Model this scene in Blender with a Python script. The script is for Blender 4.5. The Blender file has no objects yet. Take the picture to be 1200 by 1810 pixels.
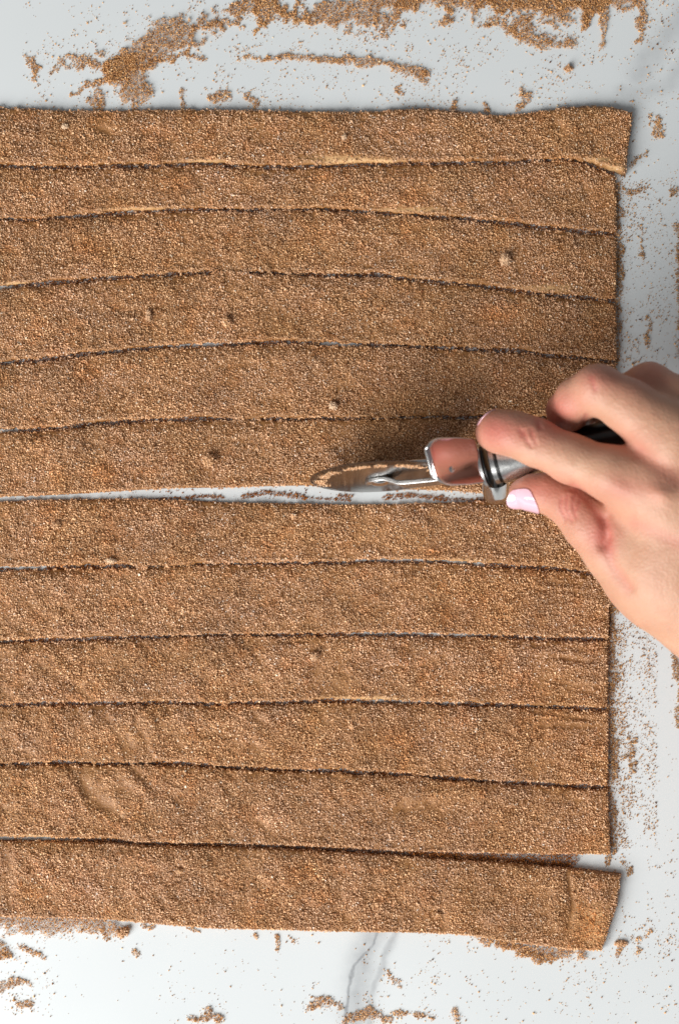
import bpy, math
import numpy as np
from mathutils import Vector, Matrix

# ------------------------------------------------------------------ camera, world, lights
S = 0.00021667            # metres per photo pixel on the worktop
H = 0.70                  # camera height
sc = bpy.context.scene
COL = sc.collection

def P(px, py, z=0.0):     # pixel -> world point at height z (metres)
    k = (H - z) / H
    return np.array([(px - 600.0) * S * k, (905.0 - py) * S * k, z])

cd = bpy.data.cameras.new("camera")
cam = bpy.data.objects.new("camera", cd); COL.objects.link(cam)
cam.location = (0, 0, H)
cd.sensor_fit = 'VERTICAL'; cd.sensor_height = 36.0
cd.lens = 36.0 * H / (1810 * S)
cd.clip_start = 0.01; cd.clip_end = 20
cd.dof.use_dof = True; cd.dof.focus_distance = H - 0.003; cd.dof.aperture_fstop = 8.0
sc.camera = cam

w = bpy.data.worlds.new("World"); sc.world = w; w.use_nodes = True
bg = w.node_tree.nodes["Background"]
bg.inputs[0].default_value = (0.97, 0.985, 1.0, 1); bg.inputs[1].default_value = 0.20
sc.view_settings.view_transform = 'Standard'; sc.view_settings.look = 'None'
sc.view_settings.exposure = 0.0; sc.view_settings.gamma = 1.0

def area(name, loc, target, size, power, color):
    ld = bpy.data.lights.new(name, 'AREA'); ld.shape = 'RECTANGLE'
    ld.size, ld.size_y = size; ld.energy = power; ld.color = color
    o = bpy.data.objects.new(name, ld); COL.objects.link(o)
    o.location = loc
    o.rotation_euler = (Vector(target) - Vector(loc)).to_track_quat('-Z', 'Y').to_euler()
    return o
area("window_light", (-0.92, -0.98, 0.90), (-0.02, -0.02, 0), (1.25, 1.10), 54.0, (1.0, 0.985, 0.96))

rng = np.random.default_rng(7)

# ------------------------------------------------------------------ noise
def _hash(ix, iy, seed):
    h = (ix.astype(np.int64) * 374761393 + iy.astype(np.int64) * 668265263 + seed * 1442695041) & 0xffffffff
    h = ((h ^ (h >> 13)) * 1274126177) & 0xffffffff
    h = (h ^ (h >> 16)) & 0xffff
    return h / 65535.0
def vn(x, y, seed=0):
    x = np.asarray(x, float); y = np.asarray(y, float)
    ix = np.floor(x); iy = np.floor(y); fx = x - ix; fy = y - iy
    fx = fx * fx * (3 - 2 * fx); fy = fy * fy * (3 - 2 * fy)
    a = _hash(ix, iy, seed); b = _hash(ix + 1, iy, seed); c = _hash(ix, iy + 1, seed); d = _hash(ix + 1, iy + 1, seed)
    return (a + (b - a) * fx) * (1 - fy) + (c + (d - c) * fx) * fy
def fbm(x, y, seed=0, n=3):
    t = 0; a = 1; s = 0
    for i in range(n):
        t = t + a * vn(x * 2**i, y * 2**i, seed + i); s += a; a *= 0.5
    return t / s
def gauss(x, y, cx, cy, rx, ry, ang=0.0):
    c, s = math.cos(math.radians(ang)), math.sin(math.radians(ang))
    dx = x - cx; dy = y - cy
    u = (dx * c + dy * s) / rx; v = (-dx * s + dy * c) / ry
    return np.exp(-(u * u + v * v))
def smooth(e0, e1, x):
    t = np.clip((x - e0) / float(e1 - e0), 0, 1); return t * t * (3 - 2 * t)
def seg_dist(x, y, pts):
    """distance to a polyline and the parameter along it (pixels)"""
    best = np.full(np.shape(x), 1e9); tt = np.zeros(np.shape(x))
    for i in range(len(pts) - 1):
        ax, ay = pts[i][:2]; bx, by = pts[i + 1][:2]
        ux, uy = bx - ax, by - ay; L = ux * ux + uy * uy
        t = np.clip(((x - ax) * ux + (y - ay) * uy) / L, 0, 1)
        d = np.hypot(x - ax - t * ux, y - ay - t * uy)
        m = d < best; best = np.where(m, d, best); tt = np.where(m, i + t, tt)
    return best, tt

# ------------------------------------------------------------------ node helpers
def mat(name):
    m = bpy.data.materials.new(name); m.use_nodes = True
    nt = m.node_tree; return m, nt, nt.nodes["Principled BSDF"]
def ramp(nt, fac, stops):
    r = nt.nodes.new("ShaderNodeValToRGB")
    while len(r.color_ramp.elements) < len(stops): r.color_ramp.elements.new(0.5)
    for e, (p, c) in zip(r.color_ramp.elements, stops): e.position = p; e.color = (*c, 1)
    nt.links.new(fac, r.inputs[0]); return r.outputs[0]
def noise(nt, scale, detail=3, rough=0.5, vec=None, dist=0.0):
    n = nt.nodes.new("ShaderNodeTexNoise"); n.inputs["Scale"].default_value = scale
    n.inputs["Detail"].default_value = detail; n.inputs["Roughness"].default_value = rough
    n.inputs["Distortion"].default_value = dist
    if vec is not None: nt.links.new(vec, n.inputs["Vector"])
    return n
def bump(nt, h, strength, dist, bsdf):
    b = nt.nodes.new("ShaderNodeBump"); b.inputs["Strength"].default_value = strength
    b.inputs["Distance"].default_value = dist
    nt.links.new(h, b.inputs["Height"]); nt.links.new(b.outputs[0], bsdf.inputs["Normal"]); return b
def mathn(nt, op, a, b=None, c=None):
    n = nt.nodes.new("ShaderNodeMath"); n.operation = op
    for i, v in enumerate((a, b, c)):
        if v is None: continue
        if isinstance(v, (int, float)): n.inputs[i].default_value = v
        else: nt.links.new(v, n.inputs[i])
    return n.outputs[0]
def mixc(nt, fac, a, b, blend='MIX'):
    n = nt.nodes.new("ShaderNodeMix"); n.data_type = 'RGBA'; n.blend_type = blend
    for idx, v in ((0, fac), (6, a), (7, b)):
        if isinstance(v, (int, float)): n.inputs[idx].default_value = v
        elif isinstance(v, tuple): n.inputs[idx].default_value = (*v, 1)
        else: nt.links.new(v, n.inputs[idx])
    return n.outputs[2]

# sugar: colour of every grain is stored on the grain
M_SUGAR, nt, b = mat("brown_sugar_grains")
at = nt.nodes.new("ShaderNodeAttribute"); at.attribute_name = "grain_color"
nt.links.new(at.outputs["Color"], b.inputs["Base Color"])
b.inputs["Roughness"].default_value = 0.55; b.inputs["Specular IOR Level"].default_value = 0.28

M_DOUGH, nt, b = mat("pasta_dough_with_cinnamon")
at = nt.nodes.new("ShaderNodeAttribute"); at.attribute_name = "bare"
geo = nt.nodes.new("ShaderNodeNewGeometry")
n1 = noise(nt, 260, 4, 0.6, geo.outputs["Position"])
n2 = noise(nt, 1500, 2, 0.6, geo.outputs["Position"])
wet = ramp(nt, n2.outputs[0], [(0.3, (0.19, 0.075, 0.018)), (0.7, (0.38, 0.18, 0.06))])
dry = ramp(nt, n1.outputs[0], [(0.3, (0.50, 0.27, 0.105)), (0.7, (0.70, 0.45, 0.22))])
nt.links.new(mixc(nt, at.outputs["Fac"], wet, dry), b.inputs["Base Color"])
b.inputs["Roughness"].default_value = 0.5
bump(nt, n2.outputs[0], 0.6, 0.0004, b)

# marble worktop with drawn veins
M_MARBLE, nt, b = mat("white_marble")
geo = nt.nodes.new("ShaderNodeNewGeometry")
nd = noise(nt, 55, 4, 0.65, geo.outputs["Position"])
sub = nt.nodes.new("ShaderNodeVectorMath"); sub.operation = 'SUBTRACT'
nt.links.new(nd.outputs["Color"], sub.inputs[0]); sub.inputs[1].default_value = (0.5, 0.5, 0.5)
scl = nt.nodes.new("ShaderNodeVectorMath"); scl.operation = 'SCALE'; nt.links.new(sub.outputs[0], scl.inputs[0]); scl.inputs[3].default_value = 0.007
add = nt.nodes.new("ShaderNodeVectorMath"); add.operation = 'ADD'; nt.links.new(geo.outputs["Position"], add.inputs[0]); nt.links.new(scl.outputs[0], add.inputs[1])
flat = nt.nodes.new("ShaderNodeVectorMath"); flat.operation = 'MULTIPLY'; nt.links.new(add.outputs[0], flat.inputs[0]); flat.inputs[1].default_value = (1, 1, 0)
def vein(pts, width, strength):
    cur = None
    for i in range(len(pts) - 1):
        a = P(*pts[i]); bb = P(*pts[i + 1]); ab = bb - a; L = float(ab @ ab)
        s1 = nt.nodes.new("ShaderNodeVectorMath"); s1.operation = 'SUBTRACT'; nt.links.new(flat.outputs[0], s1.inputs[0]); s1.inputs[1].default_value = tuple(a)
        d1 = nt.nodes.new("ShaderNodeVectorMath"); d1.operation = 'DOT_PRODUCT'; nt.links.new(s1.outputs[0], d1.inputs[0]); d1.inputs[1].default_value = tuple(ab / L)
        t = mathn(nt, 'MINIMUM', mathn(nt, 'MAXIMUM', d1.outputs["Value"], 0.0), 1.0)
        m1 = nt.nodes.new("ShaderNodeVectorMath"); m1.operation = 'SCALE'; m1.inputs[0].default_value = tuple(ab); nt.links.new(t, m1.inputs[3])
        s2 = nt.nodes.new("ShaderNodeVectorMath"); s2.operation = 'DISTANCE'; nt.links.new(s1.outputs[0], s2.inputs[0]); nt.links.new(m1.outputs[0], s2.inputs[1])
        cur = s2.outputs["Value"] if cur is None else mathn(nt, 'MINIMUM', cur, s2.outputs["Value"])
    g = mathn(nt, 'DIVIDE', cur, width * S)
    g = mathn(nt, 'EXPONENT', mathn(nt, 'MULTIPLY', mathn(nt, 'MULTIPLY', g, g), -1.0))
    return mathn(nt, 'MULTIPLY', g, strength)
tone = ramp(nt, noise(nt, 5, 4, 0.6, geo.outputs["Position"]).outputs[0], [(0.3, (0.60, 0.635, 0.65)), (0.75, (0.665, 0.695, 0.705))])
vmask = None
for args in (([(672, 1610), (662, 1655), (657, 1675), (626, 1712), (617, 1745), (612, 1830)], 4.6, 0.7),
             ([(660, 1650), (640, 1700), (628, 1800)], 26, 0.42),
             ([(712, 1610), (700, 1650), (678, 1700), (657, 1748), (650, 1830)], 8, 0.42),
             ([(1130, 130), (1165, 80), (1210, 20)], 24, 0.28),
             ([(1100, 160), (1180, 150), (1230, 90)], 14, 0.22),
             ([(-300, 1500), (-120, 1700), (-60, 1900)], 9, 0.4), ([(1500, 200), (1400, 700), (1560, 1300)], 9, 0.4)):
    v = vein(*args); vmask = v if vmask is None else mathn(nt, 'MAXIMUM', vmask, v)
vmask = mathn(nt, 'MULTIPLY', vmask, mathn(nt, 'ADD', noise(nt, 170, 3, 0.6, geo.outputs["Position"]).outputs[0], 0.35))
nt.links.new(mixc(nt, vmask, tone, (0.10, 0.105, 0.12)), b.inputs["Base Color"])
b.inputs["Roughness"].default_value = 0.32; b.inputs["Specular IOR Level"].default_value = 0.4

def metal(name, col, rough, scratch=0.0):
    m, nt, b = mat(name)
    b.inputs["Metallic"].default_value = 1; b.inputs["Base Color"].default_value = (*col, 1); b.inputs["Roughness"].default_value = rough
    geo = nt.nodes.new("ShaderNodeNewGeometry"); n = noise(nt, 900, 3, 0.6, geo.outputs["Position"])
    mr = nt.nodes.new("ShaderNodeMapRange"); nt.links.new(n.outputs[0], mr.inputs[0])
    mr.inputs[3].default_value = rough * 0.7; mr.inputs[4].default_value = rough * 1.5 + 0.01
    nt.links.new(mr.outputs[0], b.inputs["Roughness"])
    if scratch: bump(nt, n.outputs[0], scratch, 0.0001, b)
    return m
M_STEEL = metal("polished_steel", (0.72, 0.71, 0.69), 0.10, 0.05)
M_SATIN = metal("satin_steel", (0.60, 0.605, 0.60), 0.26, 0.0)
M_WHEEL = metal("worn_wheel_steel", (0.37, 0.36, 0.35), 0.18, 0.05)
M_EDGE = metal("ground_edge_steel", (0.22, 0.20, 0.18), 0.26, 0.1)
M_DARK = metal("dark_metal", (0.05, 0.05, 0.05), 0.3)
M_MIRROR = metal("pink_reflection_steel", (0.60, 0.47, 0.47), 0.10)  # pink base colour paints in more of the hand's reflection

M_SKIN, nt, b = mat("skin")
at = nt.nodes.new("ShaderNodeAttribute"); at.attribute_name = "skin_color"
geo = nt.nodes.new("ShaderNodeNewGeometry")
n = noise(nt, 90, 4, 0.6, geo.outputs["Position"])
mot = ramp(nt, n.outputs[0], [(0.3, (0.90, 0.82, 0.80)), (0.7, (1.0, 1.0, 1.0))])
nt.links.new(mixc(nt, 1.0, at.outputs["Color"], mot, 'MULTIPLY'), b.inputs["Base Color"])
b.inputs["Roughness"].default_value = 0.52; b.inputs["Specular IOR Level"].default_value = 0.45
b.inputs["Subsurface Weight"].default_value = 0.22; b.inputs["Subsurface Radius"].default_value = (1.0, 0.35, 0.2); b.inputs["Subsurface Scale"].default_value = 0.0018
vor = nt.nodes.new("ShaderNodeTexVoronoi"); vor.inputs["Scale"].default_value = 1100; nt.links.new(geo.outputs["Position"], vor.inputs["Vector"])
n3 = noise(nt, 350, 4, 0.6, geo.outputs["Position"])
bump(nt, mathn(nt, 'ADD', mathn(nt, 'MULTIPLY', vor.outputs["Distance"], 0.6), n3.outputs[0]), 0.40, 0.0005, b)

M_NAIL, nt, b = mat("pale_pink_nail_polish")
geo = nt.nodes.new("ShaderNodeNewGeometry")
nt.links.new(ramp(nt, noise(nt, 120, 2, 0.5, geo.outputs["Position"]).outputs[0], [(0.3, (0.72, 0.42, 0.50)), (0.7, (0.78, 0.49, 0.56))]), b.inputs["Base Color"])
b.inputs["Roughness"].default_value = 0.16; b.inputs["Coat Weight"].default_value = 0.6

# ------------------------------------------------------------------ object helpers
def link(name, me, m=None, parent=None, **props):
    o = bpy.data.objects.new(name, me); COL.objects.link(o)
    if m is not None: me.materials.append(m)
    if parent is not None: o.parent = parent
    for k, v in props.items(): o[k] = v
    return o
def mesh_np(name, V, F, smoothed=False, colors=None, cname="grain_color"):
    """V (n,3) array, F (m,k) array all faces with k corners"""
    me = bpy.data.meshes.new(name); V = np.ascontiguousarray(V, np.float32); F = np.ascontiguousarray(F, np.int32)
    m, k = F.shape
    me.vertices.add(len(V)); me.vertices.foreach_set("co", V.ravel())
    me.loops.add(m * k); me.loops.foreach_set("vertex_index", F.ravel())
    me.polygons.add(m); me.polygons.foreach_set("loop_start", np.arange(0, m * k, k, dtype=np.int32))
    me.polygons.foreach_set("use_smooth", np.full(m, smoothed))
    me.update(calc_edges=True)
    if colors is not None:
        a = me.color_attributes.new(cname, 'FLOAT_COLOR', 'POINT')
        c = np.ones((len(V), 4), np.float32); c[:, :3] = colors; a.data.foreach_set("color", c.ravel())
    return me
def mesh_list(name, V, F, smoothed=False):
    me = bpy.data.meshes.new(name); me.from_pydata([tuple(map(float, v)) for v in V], [], F)
    me.polygons.foreach_set("use_smooth", [smoothed] * len(me.polygons)); me.update(); return me

OCT_V = np.array([[1, 0, 0], [-.5, .87, 0], [-.5, -.87, 0], [0, 0, 1], [0, 0, -1]], float)
OCT_F = np.array([[0, 1, 3], [1, 2, 3], [2, 0, 3], [1, 0, 4], [2, 1, 4], [0, 2, 4]])
NVG = 5
def grains(centres, radius, colors, name):
    """small crystals with random turn and stretch"""
    n = len(centres)
    q = rng.normal(size=(n, 4)); q /= np.linalg.norm(q, axis=1)[:, None]
    w_, x, y, z = q.T
    R = np.stack([1 - 2 * (y * y + z * z), 2 * (x * y - z * w_), 2 * (x * z + y * w_), 2 * (x * y + z * w_), 1 - 2 * (x * x + z * z), 2 * (y * z - x * w_),
                  2 * (x * z - y * w_), 2 * (y * z + x * w_), 1 - 2 * (x * x + y * y)], 1).reshape(n, 3, 3)
    sc_ = rng.uniform(0.7, 1.3, (n, 1, 3)) * radius[:, None, None]
    V = OCT_V[None] * sc_ * rng.uniform(0.8, 1.2, (n, NVG, 1))
    V = np.einsum('nij,nkj->nki', R, V) + centres[:, None, :]
    F = OCT_F[None] + (np.arange(n) * NVG)[:, None, None]
    return mesh_np(name, V.reshape(-1, 3), F.reshape(-1, 3), False, np.repeat(colors, NVG, axis=0))

# ------------------------------------------------------------------ worktop
def slab(name, x0, x1, y0, y1, z0, z1, m, **props):
    V = [(x0, y0, z0), (x1, y0, z0), (x1, y1, z0), (x0, y1, z0), (x0, y0, z1), (x1, y0, z1), (x1, y1, z1), (x0, y1, z1)]
    F = [(3, 2, 1, 0), (4, 5, 6, 7), (0, 1, 5, 4), (1, 2, 6, 5), (2, 3, 7, 6), (3, 0, 4, 7)]
    return link(name, mesh_list(name, V, F), m, **props)
slab("worktop", -0.8, 0.8, -0.7, 0.7, -0.03, 0.0, M_MARBLE, kind="structure")

# ------------------------------------------------------------------ the twelve strips
def curve(pts):
    xs = np.array([p[0] for p in pts], float); ys = np.array([p[1] for p in pts], float)
    xs = np.concatenate([[-400], xs, [1400]]); ys = np.concatenate([[ys[0]], ys, [ys[-1]]])
    def f(x):
        x = np.asarray(x, float); t = 0
        for o in (-14, -7, 0, 7, 14): t = t + np.interp(x + o, xs, ys)
        return t / 5
    return f
TOP = curve([(-400, 190), (0, 192), (50, 193), (100, 196), (200, 197), (300, 195), (400, 195), (500, 198), (600, 199), (680, 198), (710, 194), (760, 193), (820, 200), (880, 205), (920, 203), (960, 197), (1000, 191), (1060, 189), (1080, 190), (1116, 202)])
B = [None,
 [(-400, 290), (0, 295), (100, 297), (200, 295), (300, 294), (350, 291), (420, 295), (500, 297), (600, 295), (700, 291), (800, 289), (900, 289), (930, 285), (1000, 284), (1030, 290), (1060, 299), (1087, 310), (1105, 318)],
 [(-400, 395), (0, 389), (60, 389), (110, 385), (150, 382), (200, 379), (250, 376), (300, 373), (400, 372), (560, 371), (620, 374), (700, 380), (800, 386), (850, 391), (900, 396), (950, 402), (1000, 407), (1040, 411), (1087, 415)],
 [(-400, 540), (0, 510), (50, 504), (100, 500), (150, 496), (200, 492), (250, 489), (300, 486), (350, 483), (420, 482), (490, 483), (520, 486), (600, 488), (640, 487), (665, 485), (700, 492), (750, 497), (800, 502), (850, 507), (900, 513), (950, 520), (1000, 524), (1040, 528), (1087, 532)],
 [(-400, 670), (0, 643), (50, 638), (100, 633), (150, 627), (200, 622), (250, 617), (300, 613), (350, 611), (400, 610), (450, 606), (550, 607), (600, 609), (700, 611), (750, 614), (900, 620), (950, 625), (1000, 631), (1087, 640)],
 [(-400, 780), (0, 763), (50, 760), (100, 757), (150, 751), (200, 748), (250, 744), (300, 742), (400, 741), (500, 741), (600, 740), (750, 738), (850, 738), (950, 739), (1087, 745)],
 None,
 [(-400, 1010), (0, 1005), (50, 1005), (100, 1003), (200, 1001), (300, 1001), (350, 998), (400, 997), (600, 995), (640, 992), (700, 991), (800, 994), (850, 998), (900, 1001), (950, 1003), (1000, 1007), (1040, 1013), (1085, 1025)],
 [(-400, 1140), (0, 1135), (50, 1132), (100, 1131), (200, 1128), (250, 1126), (300, 1124), (400, 1122), (700, 1121), (750, 1122), (850, 1124), (900, 1126), (950, 1128), (1000, 1129), (1075, 1130)],
 [(-400, 1250), (0, 1246), (100, 1243), (200, 1242), (300, 1242), (400, 1244), (450, 1242), (500, 1241), (600, 1238), (700, 1240), (800, 1243), (900, 1246), (1000, 1250), (1078, 1253)],
 [(-400, 1355), (0, 1351), (50, 1350), (100, 1347), (150, 1347), (180, 1350), (250, 1348), (300, 1349), (400, 1354), (500, 1360), (600, 1362), (700, 1367), (800, 1375), (900, 1382), (1000, 1388), (1078, 1391)],
 None]
GAP6_T = curve([(-400, 877), (0, 878), (100, 875), (150, 872), (200, 869), (250, 866), (300, 863), (400, 862), (450, 860), (500, 859), (560, 858), (600, 865), (700, 865), (800, 867), (850, 872), (900, 876), (1000, 876), (1090, 877)])
GAP6_B = curve([(-400, 886), (0, 887), (50, 885), (100, 883), (200, 882), (300, 883), (350, 885), (400, 888), (500, 890), (600, 892), (700, 891), (800, 888), (850, 886), (900, 884), (1090, 885)])
GAP11_T = curve([(-400, 1480), (0, 1478), (100, 1479), (200, 1481), (250, 1487), (300, 1488), (400, 1489), (500, 1492), (600, 1497), (700, 1502), (800, 1505), (900, 1507), (1000, 1508), (1080, 1509)])
GAP11_B = curve([(-400, 1486), (0, 1484), (100, 1485), (200, 1487), (250, 1492), (300, 1493), (400, 1494), (500, 1498), (600, 1503), (700, 1509), (750, 1513), (800, 1516), (850, 1519), (900, 1522), (950, 1527), (1000, 1531), (1095, 1543)])
BOTTOM = curve([(-400, 1612), (0, 1618), (100, 1620), (200, 1624), (250, 1629), (300, 1634), (400, 1640), (500, 1642), (600, 1645), (700, 1646), (800, 1649), (850, 1654), (900, 1663), (950, 1668), (1000, 1675), (1060, 1679)])
# half width of each narrow gap along x (pixels)
GAPW = {1: [(0, 2.2), (300, 2.2), (600, 1.6), (900, 2.2), (950, .9), (1010, 1.2), (1040, 2.5), (1100, 3)],
        2: [(0, 1.0), (100, 1.8), (200, 2.4), (400, 1.6), (500, .8), (700, 1.8), (1000, 2.6), (1087, 2.0)],
        3: [(0, 3.0), (200, 3.2), (365, 3.0), (385, -1.5), (438, -1.5), (447, 3.4), (468, 3.4), (474, 0), (485, 2.5), (510, 0), (540, 1), (600, 2.2), (665, 3.4), (800, 2.2), (1000, 2.2), (1087, 2.0)],
        4: [(0, 2.6), (200, 3.0), (300, 4.2), (390, 4.0), (420, 1.5), (500, 2.8), (640, 3.2), (720, 1.2), (900, 2.0), (1000, 2.4), (1087, 1.0)],
        5: [(0, 3.0), (150, 3.0), (240, 3.0), (380, 2.5), (420, .6), (500, 1.6), (700, .8), (800, 2.2), (1087, 2)],
        7: [(0, 3.4), (100, 2.6), (210, 3.4), (240, .4), (500, 1.2), (620, 2.4), (700, 4.6), (830, 4.2), (860, 2.5), (960, 2.5), (990, 1.6), (1085, 1.5)],
        8: [(0, 1.0), (60, 2.6), (200, 3.2), (260, 3), (300, .8), (520, 1.6), (600, 3.4), (700, 4.6), (850, 4.4), (900, 3.4), (1000, 3.2), (1060, 2.4), (1078, 1)],
        9: [(0, 2.4), (200, 2.4), (400, 1.8), (560, 2.6), (640, 4.0), (760, 3.2), (900, 3.0), (960, .8), (1020, 3), (1060, 3), (1078, .6)],
        10: [(0, 1.2), (100, 2.2), (260, .8), (300, 4.4), (350, 4.0), (380, 1.5), (700, 3.0), (1000, 3.0), (1078, 3.0)]}
def edge_fn(i, side):
    """side=+1 lower lip of strip i (gap above centre), -1 upper lip of strip i+1"""
    c = curve(B[i]); gx = [p[0] for p in GAPW[i]]; gw = [p[1] for p in GAPW[i]]
    def f(x):
        return c(x) - side * np.minimum(np.interp(x, gx, gw) * 0.95 + 0.8, 3.1) + (vn(np.asarray(x) / 16, 0 * np.asarray(x), i * 7 + (side > 0)) - 0.5) * 2.6 + (vn(np.asarray(x) / 5, 0 * np.asarray(x), i * 7 + 3 + (side > 0)) - 0.5) * 3.0
    return f
tops = [TOP] + [edge_fn(i, -1) if B[i] else None for i in range(1, 12)]
tops[6] = GAP6_B; tops[11] = GAP11_B
bots = [edge_fn(i, 1) if B[i] else None for i in range(1, 12)] + [BOTTOM] if False else [None] * 12
for i in range(1, 12): bots[i - 1] = edge_fn(i, 1) if B[i] else None
bots[5] = GAP6_T; bots[10] = GAP11_T; bots[11] = BOTTOM
# right end of each strip: x as a function of y (two or three points)
RIGHT = [[(190, 1117), (318, 1103)], [(300, 1086), (415, 1089)], [(415, 1089), (530, 1087)], [(530, 1087), (640, 1088)], [(640, 1088), (745, 1087)],
         [(745, 1086), (880, 1085)], [(885, 1085), (1020, 1084)], [(1010, 1086), (1055, 1083), (1075, 1075), (1130, 1075)], [(1130, 1074), (1250, 1073)],
         [(1253, 1074), (1390, 1073)], [(1391, 1073), (1508, 1078)], [(1541, 1096), (1600, 1088), (1679, 1061)]]
XL = -110
THICK = 2.5  # mm
LUMPS_SPOT = [(315, 325, 30, 22), (570, 312, 26, 14), (790, 1085, 22, 16), (190, 838, 26, 22), (90, 905, 20, 18), (155, 660, 22, 26), (730, 350, 26, 16), (110, 1000, 12, 8),
              (60, 395, 20, 14), (195, 955, 14, 14), (700, 1305, 40, 20), (760, 975, 30, 8), (1040, 1630, 30, 40), (160, 440, 26, 20), (870, 560, 26, 18)]
BARE_SPOT = [(600, 284, 60, 7), (680, 287, 40, 5), (360, 288, 40, 4), (1085, 300, 20, 9), (1060, 286, 26, 5), (740, 372, 60, 4), (620, 288, 30, 8), (40, 503, 80, 3), (260, 371, 60, 3), (650, 1233, 70, 3),
             (60, 1476, 50, 3), (1050, 1625, 26, 40), (975, 510, 50, 6), (800, 992, 60, 4)]
def relief(x, y):
    """height of the coated surface above its flat level, mm"""
    h = 1.15 * (fbm(x / 46, y / 34, 1) - 0.5) + 0.95 * (fbm(x / 15, y / 12, 5, 2) - 0.5) + 0.30 * (vn(x / 6.5, y / 6.0, 9) - 0.5)
    # vertical banding left by rolling, and slanting drifts in the lower strips
    h += (0.7 + 0.5 * smooth(1100, 1500, y)) * (fbm(x / 38 + 0.15 * vn(x / 90, y / 90, 3), y / 400, 21, 2) - 0.5)
    low = smooth(850, 1250, y)
    u = (x * 0.75 - y * 0.66) / 17; v = (x * 0.66 + y * 0.75) / 60
    h += low * (0.3 + 0.7 * smooth(900, 300, x)) * 1.0 * (fbm(u, v, 31, 2) - 0.5)
    # streaks dragged near the right-hand ends
    st = smooth(900, 990, x) * (gauss(x, y, 1000, 1036, 90, 16) + gauss(x, y, 1000, 1160, 90, 20) + gauss(x, y, 1010, 1275, 80, 22) + gauss(x, y, 1010, 1215, 60, 12) + .7 * gauss(x, y, 1040, 1410, 60, 14))
    h += 2.4 * st * (fbm(x / 60, (y - 0.08 * x) / 6.0, 41, 2) - 0.62)
    # single features: pits (negative) and ridges
    for cx, cy, rx, ry, an, a in ((187, 232, 13, 10, 0, -.9), (205, 240, 10, 7, 0, -.4), (168, 1405, 34, 12, 55, -.8), (195, 1425, 40, 14, 25, -1.0), (140, 1400, 30, 7, 62, .8), (215, 1455, 40, 6, 25, .6),
                              (240, 1360, 26, 6, 40, -.9), (250, 1390, 40, 8, 50, .6), (740, 1418, 60, 16, -8, -.75), (700, 1432, 20, 8, -30, -.6), (780, 1400, 50, 6, -10, .5), (768, 1612, 12, 8, 0, -1.1),
                              (845, 1632, 14, 12, 0, -.8), (318, 1535, 16, 7, 30, -.7), (105, 738, 5, 12, 0, -.5), (520, 915, 8, 8, 0, -.8), (104, 930, 10, 8, 0, -.9), (97, 1480, 40, 5, 0, .3),
                              (22, 1560, 9, 60, 0, -.6), (72, 225, 6, 40, 0, -.6), (62, 240, 6, 40, 0, .4), (130, 1510, 9, 50, 10, -.6), (80, 1520, 9, 50, 8, .5), (380, 430, 5, 55, -18, -.5), (392, 500, 7, 30, 0, .4), (255, 1300, 7, 50, -22, -.6), (268, 1270, 6, 50, -22, .5), (90, 1290, 7, 30, 10, .5), (76, 1290, 7, 30, 10, -.5), (560, 1190, 10, 30, 20, -.5), (210, 1120, 0.1, .1, 0, 0), (120, 1075, 8, 8, 0, -.9), (620, 1282, 10, 6, 0, -.8), (960, 1300, 6, 30, 0, -.5),
                              (985, 225, 8, 22, -30, -.9), (1005, 232, 14, 20, -30, .6), (1035, 345, 6, 20, -30, -.7), (1048, 330, 10, 20, -30, .4), (455, 372, .1, .1, 0, 0), (485, 645, 14, 4, 25, -.7), (445, 815, .1, .1, 0, 0),
                              (1003, 1560, 6, 34, -8, -1.2), (1006, 1615, 7, 30, 10, -1.0), (984, 1575, 14, 44, -4, .7), (1050, 1580, 20, 50, 0, .3), (850, 780, 60, 6, 0, -.3)):
        if a: h += 1.15 * a * gauss(x, y, cx, cy, rx, ry, an)
    # strips lift a little along their lower lips
    return h
def edge_dist(i, x, y):
    dt = y - tops[i](x); db = bots[i](x) - y
    for b_, sgn in ((i, -1), (i + 1, 1)):
        if b_ in GAPW:
            gw = np.interp(x, [p[0] for p in GAPW[b_]], [p[1] for p in GAPW[b_]])
            bonus = 5.0 * smooth(1.3, -0.6, gw + 1.6 * (vn(x / 9, x * 0, b_ + 171) - .5))
            if sgn < 0: dt = dt + bonus
            else: db = db + bonus
    ry = [p[0] for p in RIGHT[i]]; rx = [p[1] for p in RIGHT[i]]
    dr = np.interp(y, ry, rx) + 1.5 * (vn(y / 14, y * 0, 71 + i) + 1.2 * vn(y / 5, y * 0, 77 + i) - 1.1) - x
    return dt, db, dr
BASE_H = [1.15, 1.0, 1.0, 1.05, 1.0, 1.05, 1.0, 1.0, 1.05, 1.05, 1.2, 1.45]
def strip_z(i, x, y):
    dt, db, dr = edge_dist(i, x, y)
    d = np.clip(np.minimum(np.minimum(dt, db), dr), 0, None)
    e = 5.0
    t = np.clip(d / e, 0, 1)
    prof = np.sqrt(np.clip(1 - (1 - t) ** 2, 0, 1))
    lift = 0.12 * np.exp(-(np.clip(db, 0, None) / 18) ** 2)            # lower lip stands proud, upper lip dips
    dip = -0.75 * np.exp(-(np.clip(dt, 0, None) / 13) ** 2) * (0.55 + 0.9 * vn(x / 24, y * 0, 211 + i))
    base = THICK * BASE_H[i] + lift + dip
    if i == 0: base = base + 1.6 * smooth(930, 1060, x) * smooth(250, 320, y) + 1.0 * smooth(960, 1010, x)
    if i == 11: base = base + 0.8 * smooth(850, 980, x) * smooth(1040, 1000, x) + 0.7 * smooth(1010, 1080, x) * smooth(1600, 1545, y)
    if i == 11: base = base - 0.9 * gauss(x, y, 120, 1630, 140, 8)
    return base * prof, d
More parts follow.
